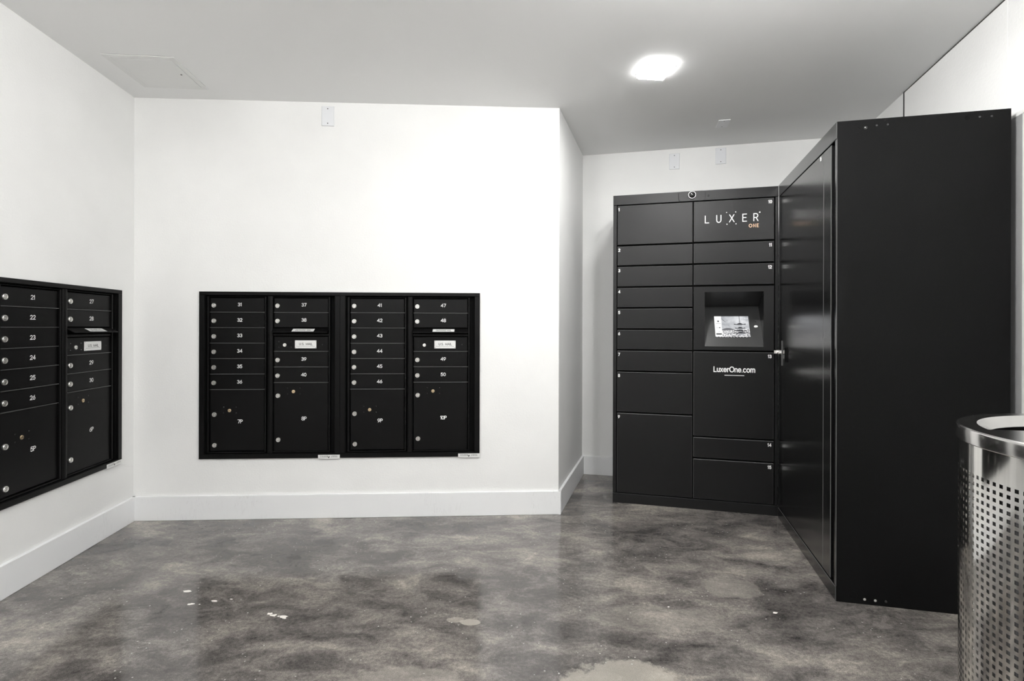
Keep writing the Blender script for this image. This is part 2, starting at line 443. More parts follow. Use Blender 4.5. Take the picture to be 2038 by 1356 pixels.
def wall(name, a, b, holes=(), z0=0.0, z1=H, depth=0.09, mat='wall'):
    """wall seen from the room with a on the left; local x along it, y into it; holes = (s0, s1, z0, z1)"""
    d = b - a; ln = d.length
    xs = sorted({0.0, ln, *[h[0] for h in holes], *[h[1] for h in holes]})
    zs = sorted({z0, z1, *[h[2] for h in holes], *[h[3] for h in holes]})
    mb = MB()
    for i in range(len(xs) - 1):
        for j in range(len(zs) - 1):
            mx, mz = (xs[i] + xs[i + 1]) / 2, (zs[j] + zs[j + 1]) / 2
            if any(h[0] < mx < h[1] and h[2] < mz < h[3] for h in holes): continue
            mb.box(xs[i], xs[i + 1], 0, depth, zs[j], zs[j + 1])
    o = mb.build(name, M[mat], None)
    # drop the inner faces between neighbouring blocks
    bm = bmesh.new(); bm.from_mesh(o.data)
    bmesh.ops.remove_doubles(bm, verts=bm.verts[:], dist=1e-5)
    seen = {}
    for f in bm.faces: seen.setdefault(frozenset(v.index for v in f.verts), []).append(f)
    dead = [f for fs in seen.values() if len(fs) > 1 for f in fs]
    bmesh.ops.delete(bm, geom=dead, context='FACES_ONLY')
    bm.to_mesh(o.data); bm.free()
    o.location = (a.x, a.y, 0); o.rotation_euler = (0, 0, math.atan2(d.y, d.x))
    return tag(o, kind='structure')

U_W, U_H, U_Z = 0.798, 0.9555, 0.346
U1_S, U1_K, U2_K = 0.3642, 0.9905, 1.0088
U2_S = U1_S + U_W * U1_K
DA = (A - D).length
UL_S = DA - (DA - 0.7477) - U_W                       # left unit, measured from D towards A
e = 0.012
def unit_hole(s, k=1.0, z=U_Z, kz=1.0): return (s + e, s + U_W * k - e, z + e, z + U_H * kz - e)
LD = (D - NL).length
wall('wall_left', NL, A, [unit_hole(LD + UL_S, 1.0, 0.3612, 0.98)])
wall('wall_middle', A, B, [unit_hole(U1_S, U1_K), unit_hole(U2_S, U2_K)])
wall('wall_return', B, Cc)
wall('wall_back', Cc, K)
wall('wall_front', NR, NL)
# right wall: the far strip, then a thicker board that stands proud of it with a dark joint
jr = 0.8264                                           # joint, from G2 towards G1
Gj = G2 + (G1 - G2).normalized() * jr
wall('wall_right', K, NR, depth=0.05)
nr = Vector((dr.y, -dr.x))                            # into the room
bd = MB()
lnb = (Gj - NR).length
s_open0, s_open1 = (Gj - G2).length + 0.028, (Gj - G2).length + 1.02
bd.slab(0.006, s_open0, -0.004, 0.0, 0.0, H - 0.006, 0.001)
bd.slab(s_open0, s_open1, -0.004, 0.0, 1.9093, H - 0.006, 0.001)
bd.slab(s_open1, lnb - 0.09, -0.004, 0.0, 0.0, H - 0.006, 0.001)
o = bd.build('wall_panel_right', M['wall'], None, (Gj.x, Gj.y, 0)); o.rotation_euler = (0, 0, math.atan2(dr.y, dr.x)); tag(o, kind='structure')
tr = MB().box(-0.007, 0.006, -0.0046, 0.0, 1.2, H)
o = tr.build('trim_1', M['rubber_joint'], None, (Gj.x, Gj.y, 0)); o.rotation_euler = (0, 0, math.atan2(dr.y, dr.x)); tag(o, kind='structure')
o = MB().box(0.006, lnb - 0.09, -0.0030, 0.0, H - 0.006, H).build('trim_2', M['rubber_joint'], None, (Gj.x, Gj.y, 0)); o.rotation_euler = (0, 0, math.atan2(dr.y, dr.x)); tag(o, kind='structure')  # dark strip painted where only a shadow gap lies under the ceiling
# doorway beside the tall locker
dg = MB()
o = MB().box(s_open0, s_open0 + 0.0815, -0.003, 0.0, 0, 1.9093).box(s_open1 - 0.05, s_open1, -0.003, 0, 0, 1.9093).build('door_1', M['jamb'], None, (Gj.x, Gj.y, 0))
o.rotation_euler = (0, 0, math.atan2(dr.y, dr.x)); tag(o, kind='structure')
MB().slab(s_open0 + 0.0815, s_open1 - 0.05, -0.0025, 0.0, 0.006, 1.9093, 0.001).build('door_leaf', M['door'], o)
MB().lathe_y(s_open1 - 0.12, 1.0, [(0.012, -0.009), (0.012, -0.05), (0.026, -0.055), (0.026, -0.075), (0.02, -0.08)]).build('door_knob', M['nickel'], o)

FX0, FX1, FY0, FY1 = -2.75, 2.75, YN - 0.15, 4.3
fl = MB().box(FX0, FX1, FY0, FY1, -0.06, 0.0).build('floor', M['floor']); tag(fl, kind='structure')
ce = MB().box(FX0, FX1, FY0, FY1, H, H + 0.06).build('ceiling', M['ceiling']); tag(ce, kind='structure')
# dried paint spatter on the concrete
for x, y, sz, st in ((-0.925, 2.003, .020, 1.6), (-0.905, 1.993, .017, 1.8), (-0.866, 1.985, .024, 1.5), (-0.857, 1.975, .016, 1.3), (-0.884, 1.986, .008, 1.5),
                     (-1.345, 2.172, .020, 2.2), (-1.270, 2.072, .016, 1.8), (-1.235, 2.07, .007, 1.2), (-1.19, 2.095, .013, 2.4), (-1.13, 2.11, .008, 2.0), (1.02, 2.02, .012, 1.7), (0.62, 2.06, .010, 1.3)):
    mb = MB(); n = 11; pts = []
    for k in range(n):
        rr = sz * random.uniform(0.45, 1.0); a = 2 * PI * k / n
        pts.append((x + rr * math.cos(a) * st * 0.55, y + rr * math.sin(a) * 0.55, 0.0006))
    mb.add(pts + [(p[0], p[1], 0.0) for p in pts], [tuple(range(n))] + [(k, (k + 1) % n, n + (k + 1) % n, n + k) for k in range(n)])
    mb.build('paint_fleck', M['fleck'], fl)

# baseboards
def board(name, a, b, s0=0.0, s1=None, h=0.138, t=0.015):
    d = b - a; ln = d.length; s1 = ln if s1 is None else s1
    mb = MB().slab(s0, s1, -t, 0.0, 0.0, h, 0.002)
    o = mb.build(name, M['board'], None, (a.x, a.y, 0)); o.rotation_euler = (0, 0, math.atan2(d.y, d.x))
    return tag(o, kind='structure')
board('baseboard_left', NL, A)
board('baseboard_middle', A, B, 0.0, (B - A).length + 0.0135)
board('baseboard_return', B, Cc, -0.0135, (Cc - B).length - 0.012)
board('baseboard_back', Cc, K)
board('baseboard_front', NR, NL)

# ------------------------------------------------------------------ ceiling lamp in view and added unseen fill lamps
def lamp(x, y, deg, label, mat, dp=0.0):  # dp deepens the added fill lamps to throw more light sideways
    t = empty('ceiling_light', (x, y, H), math.radians(deg), label, 'ceiling light', 'square ceiling lights')  # name and group shared by the seen lamp and added fill lamps
    fw, fd = 0.076, 0.083
    # tapering white housing
    mb = MB()
    rings = [(fw, fd, 0.0), (fw, fd, -0.0035), (fw - 0.003, fd - 0.003, -0.0045), (fw - 0.003, fd - 0.003, 0.0)]
    vs = []; fs = []
    for a, b, z in rings: vs += [(-a, -b, z), (a, -b, z), (a, b, z), (-a, b, z)]
    for j in range(len(rings) - 1):
        for k in range(4): fs.append((j * 4 + k, j * 4 + (k + 1) % 4, j * 4 + 4 + (k + 1) % 4, j * 4 + 4 + k))
    mb.add(vs, fs).build('frame', M['lamp_frame'], t)
    mb = MB()                                          # slim lower edging of the diffuser
    for x0, x1, y0, y1 in ((-fw + .004, fw - .004, -fd + .004, -fd + .0085), (-fw + .004, fw - .004, fd - .0085, fd - .004),
                           (-fw + .004, -fw + .0085, -fd + .0085, fd - .0085), (fw - .0085, fw - .004, -fd + .0085, fd - .0085)):
        mb.box(x0, x1, y0, y1, -0.0235 - dp, -0.0205 - dp)
    mb.build('edging', M['lamp_frame'], t)
    MB().box(-fw + .0055, fw - .0055, -fd + .0055, fd - .0055, -0.0214 - dp, -0.0005, 1).box(-fw + .009, fw - .009, -fd + .009, fd - .009, -0.0225 - dp, -0.0214 - dp, 0).build('diffuser', [mat, mat if mat is M['diffuser_fill'] else M['side_glow']], t)
    return t
lamp(*LAMPS[0], 'small square white LED ceiling light glowing above the numbered parcel locker', M['diffuser'])
lamp(*LAMPS[1], 'added unseen square fill light over the near end of the left mailbox wall', M['diffuser_fill'], 0.11)
lamp(*LAMPS[2], 'added unseen square fill light over the floor in front of the trash bin', M['diffuser_fill'], 0.11)
lamp(*LAMPS[3], 'added unseen square fill light at the rear of the room behind the viewer', M['diffuser_fill'], 0.11)

# ------------------------------------------------------------------ mailbox units
def lock_mesh(r=0.0128, p=0.007):
    mb = MB()
    mb.lathe_y(0, 0, [(r, 0.004), (r, -p * .7), (r * .9, -p), (r * .70, -p), (r * .66, -p * .8), (r * .60, -p * .8)], 20)
    mb.lathe_y(0, 0, [(r * .52, -p * .8), (r * .50, -p * 1.05)], 14, 0)
    mb.lathe_y(0, 0, [(r * .66, -p * .8), (r * .52, -p * .802)], 14, 1)
    mb.box(-r * .09, r * .09, -p * 1.09, -p, -r * .36, r * .36, 1)
    me = mb.build('lock', [M['nickel'], M['keyhole']]); m = me.data; bpy.data.objects.remove(me); return m
ME_LOCK = lock_mesh()
def tmp_mesh(mb, mats):
    o = mb.build('x', mats); m = o.data; bpy.data.objects.remove(o); return m
ME_PLUG = tmp_mesh(MB().lathe_y(0, 0, [(.0095, .002), (.0095, -.002), (.008, -.003)], 16).box(-.0065, .0065, -.0034, -.0028, -.0009, .0009, 1), [M['brass'], M['keyhole']])
ME_MASTER = tmp_mesh(MB().lathe_y(0, 0, [(.0098, .002), (.0098, -.003), (.0085, -.004)], 16).box(-.001, .0075, -.0046, -.0038, -.0012, .0012, 1), [M['nickel'], M['keyhole']])
ME_RIVET = tmp_mesh(MB().lathe_y(0, 0, [(.0038, .001), (.0036, -.0012), (.0022, -.0024)], 10), M['rivet'])
ME_LIP = tmp_mesh(MB().box(-.5, .5, -0.002, .012, -.0013, .0013), M['edge'])

FACE = 0.006                                           # door faces lie this far behind the wall face
D1, D2 = (0.0565, 0.3605), (0.4167, 0.7250)
ROWS1 = [0.9218, 0.8385, 0.7500, 0.6610, 0.5722, 0.4832, 0.3944, 0.0405]
Z2A, Z2B, Z2C = [0.9218, 0.8380, 0.7505], [0.7005, 0.6140], [0.6140, 0.5240, 0.4335]
G_ = 0.0022
def mailbox_door(root, name, x0, x1, z0, z1, text, tx, tz, lx, lz, th=0.0174):
    w_, h_ = x1 - x0, z1 - z0
    d = MB().slab(0, w_, 0, 0.016, 0, h_, 0.0012, e=1).build(name, [M['mailbox'], M['locker']], root, (x0, FACE, z0))
    k = link('lock', ME_LOCK, d, (lx - x0, 0, lz - z0)); k['label'] = 'round nickel lock'
    t = write(MB(), text, tx - x0, tz - z0 - th / 2, th, stroke=0.185, space=0.16 if 'P' not in text else 0.08, aspect=1.18).build('number', M['white'], d)
    t['label'] = 'white number'
    return d
def parcel_door(root, x0, x1, z0, z1, text, tx, tz, lx, lz, lz2, sx, sz):
    d = mailbox_door(root, 'parcel_door', x0, x1, z0, z1, text, tx, tz, lx, lz, 0.0188)
    k = link('lock', ME_LOCK, d, (lx + .002 - x0, 0, lz2 - z0)); k['label'] = 'round nickel lock'
    k = link('plug', ME_PLUG, d, (sx - x0, 0, sz - z0)); k['label'] = 'small brass plug'
    for dx in (-0.0335, 0.0375):
        for dz in (0.0195, -0.0145): link('rivet', ME_RIVET, d, (sx + dx - x0, 0, sz + dz - z0))
    return d
def mailbox(loc, rz, scale, label, n1, n2, p1, p2):
    t = empty('mailbox_unit', loc, rz, label, 'mailbox', 'wall mailbox units', scale)
    W, HH = U_W, U_H
    tl, tt, tb = 0.0300, 0.0200, 0.0250
    # raised trim around the unit
    f = MB()
    f.slab(0, W, -0.012, 0.0, HH - tt, HH, 0.0015); f.slab(0, W, -0.012, 0.0, 0, tb, 0.0015)
    f.slab(0, tl, -0.012, 0.0, tb, HH - tt, 0.0015); f.slab(W - tl, W, -0.012, 0.0, tb, HH - tt, 0.0015)
    f.build('trim_frame', M['mailbox'], t)
    # inner box: back, side returns and slim door frames
    f = MB()
    f.box(0.013, W - 0.013, 0.024, 0.05, 0.013, HH - 0.013, 1)
    f.box(0.013, tl + .002, 0.0, 0.026, 0.013, HH - .013, 1).box(W - tl - .002, W - .013, 0.0, 0.026, .013, HH - .013, 1)
    f.box(0.013, W - .013, 0.0, 0.026, HH - tt - .002, HH - .013, 1).box(0.013, W - .013, 0, 0.026, .013, tb + .002, 1)
    for x0, x1 in ((0.0400, 0.0515), (0.3655, 0.3740), (0.7300, 0.7385)):
        f.slab(x0, x1, -0.002, 0.026, 0.033, HH - 0.027, 0.001)
    f.slab(0.0515, 0.3655, -0.001, 0.026, 0.9255, HH - 0.027, 0.001)
    f.slab(0.4120, 0.7300, -0.001, 0.026, 0.9255, HH - 0.027, 0.001)
    f.slab(0.0515, 0.3655, -0.001, 0.026, 0.0310, 0.0370, 0.001)
    f.slab(0.4120, 0.7300, -0.001, 0.026, 0.0310, 0.0370, 0.001)
    f.slab(0.4120, 0.7300, 0.004, 0.026, 0.7030, 0.7150, 0.001)
    f.build('cabinet', [M['mailbox'], M['cavity']], t)
    # rounded mullion between the two columns
    vs = []; n = 8
    prof = [(0.3800 + 0.016 - 0.016 * math.cos(PI * k / n), 0.002 - 0.009 * math.sin(PI * k / n)) for k in range(n + 1)]
    prof = [(0.3800, 0.026)] + prof + [(0.4120, 0.026)]
    for z in (0.028, HH - 0.024): vs += [(x, y, z) for x, y in prof]
    m = len(prof)
    MB().add(vs, [(k, k + 1, m + k + 1, m + k) for k in range(m - 1)], 0, True).build('mullion', M['mailbox'], t)
    # thin shelf edges between the doors
    for z in ROWS1[1:7]:
        o = link('shelf_edge', ME_LIP, t, ((D1[0] + D1[1]) / 2 + .002, FACE - 0.002, z)); o.scale = (D1[1] - D1[0] + 0.008, 1, 1)
    for z in (Z2A[1], Z2B[1], Z2C[1], Z2C[2]):
        o = link('shelf_edge', ME_LIP, t, ((D2[0] + D2[1]) / 2 + .003, FACE - 0.002, z)); o.scale = (D2[1] - D2[0] + 0.010, 1, 1)
    # left column: six letter doors over a parcel door
    for i in range(6):
        z1, z0 = ROWS1[i] - G_, ROWS1[i + 1] + G_
        zc = ROWS1[i + 1] + 0.0415
        mailbox_door(t, 'letter_door', *D1, z0, z1, n1[i], 0.221, zc + 0.0025, 0.0765, zc - 0.003)
    parcel_door(t, *D1, ROWS1[7] + G_, ROWS1[6] - G_, p1, 0.2245, 0.2110, 0.0800, 0.2515, 0.0755, 0.1645, 0.2740)
    # right column
    for i in range(2):
        z1, z0 = Z2A[i] - G_, Z2A[i + 1] + G_
        zc = Z2A[i + 1] + 0.043
        mailbox_door(t, 'letter_door', *D2, z0, z1, n2[i], 0.586, zc + 0.0015, 0.4365, zc - 0.005)
    # outgoing mail hood
    yb, yf, zt, zf = 0.008, -0.032, 0.7475, 0.7265
    hx0, hx1 = 0.4140, 0.7300
    h = MB()
    vs = []
    for x in (hx0, hx1):
        vs += [(x, yb, zt), (x, yf, zf), (x, yf, zf - 0.0035), (x, yf + 0.003, zf - 0.0035), (x, yb, zt - 0.004)]
    h.add(vs, [(0, 1, 6, 5), (1, 2, 7, 6), (2, 3, 8, 7), (3, 4, 9, 8), (0, 4, 3, 2, 1), (5, 6, 7, 8, 9)])
    hood = h.build('mail_slot_hood', M['mailbox'], t)
    def onhood(q):                                     # (x, 0..1 up the slope) -> on the hood's top
        k = q[1]; nx = 0.0006
        return (q[0], yf + (yb - yf) * k - nx * .46, zf + (zt - zf) * k + nx * .88)
    st = MB().add([onhood((x, k)) for x, k in ((0.527, .10), (0.651, .10), (0.651, .80), (0.527, .80))], [(0, 1, 2, 3)])
    st = st.build('sticker', M['sticker'], hood); st['label'] = 'white outgoing mail sticker'
    tx = write(MB(), 'OUTGOING MAIL', 0.589, 0.26, 0.0085, stroke=.15, space=.2,
               put=lambda q: (lambda p: (p[0], p[1] - .0001, p[2] + .0002))(onhood((q[0], .28 + (q[1] - .26) / .0085 * .36))))
    tx.build('lettering', M['black_print'], hood)
    # postal access panel
    x0, x1, z0, z1 = D2[0], D2[1], Z2B[1] + G_, Z2B[0] - G_
    mp = MB().slab(0, x1 - x0, 0, 0.016, 0, z1 - z0, 0.0012).build('postal_door', M['mailbox'], t, (x0, FACE, z0))
    link('lock', ME_MASTER, mp, (0.4765 - x0, 0, 0.6505 - z0))
    for rx, rz_ in ((0.443, 0.6705), (0.443, 0.637), (0.5135, 0.6705), (0.5135, 0.637), (0.693, 0.6525)):
        link('rivet', ME_RIVET, mp, (rx - x0, 0, rz_ - z0))
    pl = MB().slab(0.5345 - x0, 0.6575 - x0, -0.0016, 0.001, 0.6310 - z0, 0.6775 - z0, 0.0012)
    for px in (0.5385, 0.6535):
        for pz in (0.635, 0.6735): pl.lathe_y(px - x0, pz - z0, [(.0015, -.0016), (.0012, -.0024)], 8, 1)
    write(pl, 'U.S. MAIL', 0.5975 - x0, 0.6500 - z0, 0.0122, y=-0.0018, stroke=0.19, space=0.19, aspect=1.18, mi=2)
    for k in range(20):                                # fine print too small to read
        xx = 0.5435 + k * 0.0053
        pl.add([(xx - x0, -.0018, .6425 - z0), (xx + .0034 - x0, -.0018, .6425 - z0), (xx + .0034 - x0, -.0018, .6447 - z0), (xx - x0, -.0018, .6447 - z0)], [(0, 1, 2, 3)], 3)
    q = pl.build('mail_plate', [M['plate'], M['rivet'], M['black_print'], M['grey_print']], mp); q['label'] = 'silver U.S. MAIL plate'
    for i in range(2):
        z1, z0 = Z2C[i] - G_, Z2C[i + 1] + G_
        zc = Z2C[i + 1] + 0.043
        mailbox_door(t, 'letter_door', *D2, z0, z1, n2[2 + i], 0.586, zc + 0.0025, 0.4375, zc - 0.003)
    parcel_door(t, *D2, ROWS1[7] - 0.003, Z2C[2] - G_, p2, 0.5880, 0.2255, 0.4400, 0.3580, 0.1040, 0.5270, 0.3815)
    # maker's label on the lower trim
    lb = MB().slab(W - 0.1235, W + 0.0005, -0.0128, -0.0118, -0.0048, 0.0185, 0.0004)
    rnd = random.Random(3)
    for row, zz in ((0, .0105), (1, .0045)):
        xx = W - 0.112
        while xx < W - 0.012:
            wv = rnd.uniform(.002, .006)
            if not (W - 0.066 < xx < W - 0.05):
                lb.add([(xx, -.0131, zz), (xx + wv, -.0131, zz), (xx + wv, -.0131, zz + .0034), (xx, -.0131, zz + .0034)], [(0, 1, 2, 3)], 1)
            xx += wv + rnd.uniform(.001, .003)
    ribbon(lb, [(W - .067, .0085), (W - .0625, .002), (W - .058, .0085)], .004, lambda q: (q.x, -.0131, q.y), 2)
    q = lb.build('maker_label', [M['plate'], M['grey_print'], M['black_print']], t); q['label'] = 'small silver label on the lower trim'
    return t

ang = lambda v: math.atan2(v.y, v.x)
am = ang(B - A); dm = (B - A).normalized(); p = A + dm * U1_S
mailbox((p.x, p.y, U_Z), am, (U1_K, 1, 1), 'black wall mailbox unit numbered 31 to 40 with parcel doors 7P and 8P',
        ['31', '32', '33', '34', '35', '36'], ['37', '38', '39', '40'], '7P', '8P')
p = A + dm * U2_S
mailbox((p.x, p.y, U_Z), am, (U2_K, 1, 1), 'black wall mailbox unit numbered 41 to 50 with parcel doors 9P and 10P',
        ['41', '42', '43', '44', '45', '46'], ['47', '48', '49', '50'], '9P', '10P')
dd = (A - D).normalized(); p = D + dd * UL_S
mailbox((p.x, p.y, 0.3612), ang(A - D), (1, 1, 0.98), 'black mailbox unit on the left wall numbered 21 to 30 with doors 5P and 6P',
        ['21', '22', '23', '24', '25', '26'], ['27', '28', '29', '30'], '5P', '6P')

# ------------------------------------------------------------------ parcel locker with the screen
L0 = Vector((0.6383, 3.3009)); L1 = Vector((1.5571, 3.0604))
aL = ang(L1 - L0); LW = 0.951; LH = 1.934
pk = empty('parcel_locker', (L0.x, L0.y, 0), aL, 'black parcel locker with numbered doors 1 to 15 and lit screen by back wall', 'locker')
b = MB()
b.box(0, LW, 0.022, 0.60, 0.0, LH, 0)                      # carcass behind the doors
b.slab(0, 0.022, 0.0, 0.03, 0.063, 1.872, 0.001); b.slab(0.935, LW, 0.0, 0.03, 0.063, 1.872, 0.001)
b.slab(0, LW, -0.001, 0.03, 0.0, 0.060, 0.0012)
b.build('cabinet', M['locker'], pk)
hd = MB().slab(0, LW, -0.002, 0.03, 1.8735, LH, 0.0015).build('header', M['locker'], pk)
MB().lathe_y(0.565, 1.902, [(.006, -.002), (.005, -.0035), (.002, -.004)], 12).build('rivet', M['locker'], hd)
# rounded camera plate and dome
def rrect(x0, x1, z0, z1, r, n=5):
    pts = []
    for cx, cz, a in ((x1 - r, z1 - r, 0), (x0 + r, z1 - r, 90), (x0 + r, z0 + r, 180), (x1 - r, z0 + r, 270)):
        pts += arc(cx, cz, r, r, a, a + 90, n)
    return pts
pts = rrect(0.394, 0.546, 1.874, 1.9335, 0.016); n = len(pts)
und = rrect(0.3915, 0.5485, 1.8738, 1.9338, 0.017)
MB().add([(x, -0.0028, z) for x, z in und] + [(x, -0.001, z) for x, z in und], [tuple(range(n))] + [(k, (k + 1) % n, n + (k + 1) % n, n + k) for k in range(n)]).build('plate_seam', M['cavity'], hd)
pp = MB().add([(x, -0.0055, z) for x, z in pts] + [(x, -0.001, z) for x, z in pts], [tuple(range(n))] + [(k, (k + 1) % n, n + (k + 1) % n, n + k) for k in range(n)])
pp = pp.build('camera_plate', M['locker'], hd)
q = MB().lathe_y(0.4702, 1.9085, [(.0225, -.004), (.0225, -.012), (.0215, -.016)] + [(.0195 * math.cos(PI / 2 * k / 6), -.016 - .014 * math.sin(PI / 2 * k / 6)) for k in range(6)], 24).build('camera_dome', M['dome'], hd)
q['label'] = 'glossy black camera dome'
CL, CR = (0.027, 0.4745), (0.4825, 0.9285)
RL = [1.8720, 1.6184, 1.4892, 1.3565, 1.2260, 1.0926, 0.9621, 0.8291, 0.5698, 0.0610]
RR = [1.8720, 1.6195, 1.4898, 1.3571, 0.9632, 0.4421, 0.3113, 0.0600]
def locker_door(x0, x1, zlo, zhi, num, side, name='locker_door'):
    z0, z1 = zlo + 0.0052, zhi - 0.0058
    if zhi > 1.87: z1 = zhi - 0.004
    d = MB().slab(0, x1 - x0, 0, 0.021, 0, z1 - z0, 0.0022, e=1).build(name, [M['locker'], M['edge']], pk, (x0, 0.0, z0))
    if num:
        hh = 0.0165
        xx = 0.006 if side == 'l' else (x1 - x0) - 0.013
        t = write(MB(), num, xx, z1 - z0 - 0.031, hh, stroke=0.25, space=0.22, align=side, aspect=0.95).build('number', M['white'], d)
        t['label'] = 'white number'
    return d
doors = {}
for i in range(9): doors[i + 1] = locker_door(*CL, RL[i + 1], RL[i], str(i + 1), 'l')
for i, num in ((0, 10), (1, 11), (2, 12), (4, 13), (5, 14), (6, 15)):
    doors[num] = locker_door(*CR, RR[i + 1], RR[i], str(num), 'r')
# printed name on door 10
d10 = doors[10]; ox, oz = d10.location.x, d10.location.z
lg = MB(); hh = 0.0425
for ch, xx in (('L', 0.5460), ('U', 0.6105), ('X', 0.6840), ('E', 0.7560), ('R', 0.8165)):
    write(lg, ch, xx - ox, 1.7365 - oz, hh, stroke=0.115, align='l', aspect=1.0)
for xx, zz, rr in ((0.6680, 1.7940, .0031), (0.7184, 1.7945, .0031), (0.6699, 1.7235, .0031), (0.7203, 1.7235, .0031), (0.8505, 1.7862, .0042)):
    lg.add([(xx - ox + rr * math.cos(2 * PI * k / 12), -.0004, zz - oz + rr * math.sin(2 * PI * k / 12)) for k in range(12)], [tuple(range(12))])
q = lg.build('lettering', M['white'], d10); q['label'] = 'white printed name with five dots'
lg = MB(); write(lg, 'ONE', 0.8445 - ox, 1.7000 - oz, 0.0180, stroke=0.19, space=0.42, align='r')
q = lg.build('lettering', M['orange'], d10); q['label'] = 'peach printed word'
d13 = doors[13]; ox, oz = d13.location.x, d13.location.z
lg = MB(); write(lg, 'LuxerOne.com', 0.7125 - ox, 0.8385 - oz, 0.0300, stroke=0.18, space=0.13, aspect=0.95)
lg.add([(0.6585 - ox, -.0004, .8163 - oz), (0.7680 - ox, -.0004, .8163 - oz), (0.7680 - ox, -.0004, .8196 - oz), (0.6585 - ox, -.0004, .8196 - oz)], [(0, 1, 2, 3)])
q = lg.build('lettering', M['white'], d13); q['label'] = 'white web address over a short line'

# screen bay: front frame with a sloping recess
z0, z1 = RR[4] + 0.0052, RR[3] - 0.0058
ax0, ax1, az0, az1 = 0.5455, 0.8735, 0.9905, 1.3180
kb = MB()
kb.box(CR[0], ax0, 0, 0.021, z0, z1).box(ax1, CR[1], 0, 0.021, z0, z1).box(ax0, ax1, 0, 0.021, z0, az0).box(ax0, ax1, 0, 0.021, az1, z1)
bay = kb.build('screen_bay', M['locker'], pk)
YB, ZB = 0.160, 1.2376
# the carcass front is cut away here: rebuild the carcass as an open shell around the bay
cab = [c for c in pk.children if c.name.startswith('cabinet')][0]
me_old = cab.data
b = MB()
b.box(0, LW, 0.18, 0.60, 0, LH)
b.box(0, 0.50, 0.030, 0.18, 0, LH).box(0.92, LW, 0.030, 0.18, 0, LH).box(0.50, 0.92, 0.030, 0.18, 0, 0.97).box(0.50, 0.92, 0.030, 0.18, 1.345, LH)
b.box(0.018, LW - 0.018, 0.0225, 0.030, 0.03, 0.98, 1).box(0.018, LW - 0.018, 0.0225, 0.030, 1.335, 1.90, 1).box(0.018, 0.53, 0.0225, 0.030, 0.98, 1.335, 1).box(0.89, LW - 0.018, 0.0225, 0.030, 0.98, 1.335, 1)  # near-black sheets paint the shade seen in the door gaps
b.slab(0, 0.022, 0.0, 0.03, 0.063, 1.872, 0.001); b.slab(0.935, LW, 0.0, 0.03, 0.063, 1.872, 0.001)
b.slab(0, LW, -0.001, 0.03, 0.0, 0.060, 0.0012)
tmp = b.build('cabinet_tmp', [M['locker'], M['cavity']]); cab.data = tmp.data; bpy.data.objects.remove(tmp); bpy.data.meshes.remove(me_old)
rc = MB()
vs = [(ax0, .0, az1), (ax1, .0, az1), (ax1, YB, ZB), (ax0, YB, ZB), (ax0, .0, az0), (ax1, .0, az0)]
rc.add(vs, [(0, 1, 2, 3), (0, 3, 4), (1, 5, 2)]); rc.add(vs, [(3, 2, 5, 4)], 1)
rc.build('recess', [M['locker'], M['slope']], bay)
sl = Vector((0, YB, ZB - az0)); sn = Vector((0, -(ZB - az0), YB)).normalized()
def onslope(x, t, off=0.001): return (x, YB * t + sn.y * off, az0 + (ZB - az0) * t + sn.z * off)
sx0, sx1, st0, st1 = 0.6115, 0.8080, 0.220, 0.737
def scr(u, v, off=0.0022): return onslope(sx0 + (sx1 - sx0) * u, st0 + (st1 - st0) * v, off)
def quad(mb, u0, u1, v0, v1, mi, off): mb.add([scr(u0, v0, off), scr(u1, v0, off), scr(u1, v1, off), scr(u0, v1, off)], [(0, 1, 2, 3)], mi)
def poly(mb, pts, mi, off): mb.add([scr(a, c, off) for a, c in pts], [tuple(range(len(pts)))], mi)
sc = MB()
# a slim slab, then the flat picture on it
f0 = [scr(a, c, 0.0) for a, c in ((0, 0), (1, 0), (1, 1), (0, 1))]; f1 = [scr(a, c, 0.0020) for a, c in ((0, 0), (1, 0), (1, 1), (0, 1))]
sc.add(f0 + f1, [(0, 3, 2, 1), (0, 1, 5, 4), (1, 2, 6, 5), (2, 3, 7, 6), (3, 0, 4, 7)], 4)
quad(sc, 0, .205, .02, 1, 0, .0022); quad(sc, .205, 1, .37, 1, 1, .0022); quad(sc, .205, 1, .02, .37, 2, .0022)
quad(sc, 0, 1, 0, .022, 4, .0022)
quad(sc, .03, .19, .115, .175, 4, .0025)                          # sidebar button
quad(sc, .09, .13, .72, .79, 4, .0025); quad(sc, .04, .19, .63, .645, 3, .0025); quad(sc, .05, .17, .665, .675, 3, .0025)
quad(sc, .12, .165, .43, .465, 4, .0025); quad(sc, .04, .10, .44, .455, 3, .0025); quad(sc, .10, .14, .26, .28, 3, .0025)
poly(sc, [(.205, .36), (.30, .42), (.37, .44), (.46, .42), (.56, .37), (.56, .355), (.205, .345)], 5, .0024)     # hills
poly(sc, [(.205, .31), (.55, .335), (.55, .35), (.205, .35)], 5, .0026)
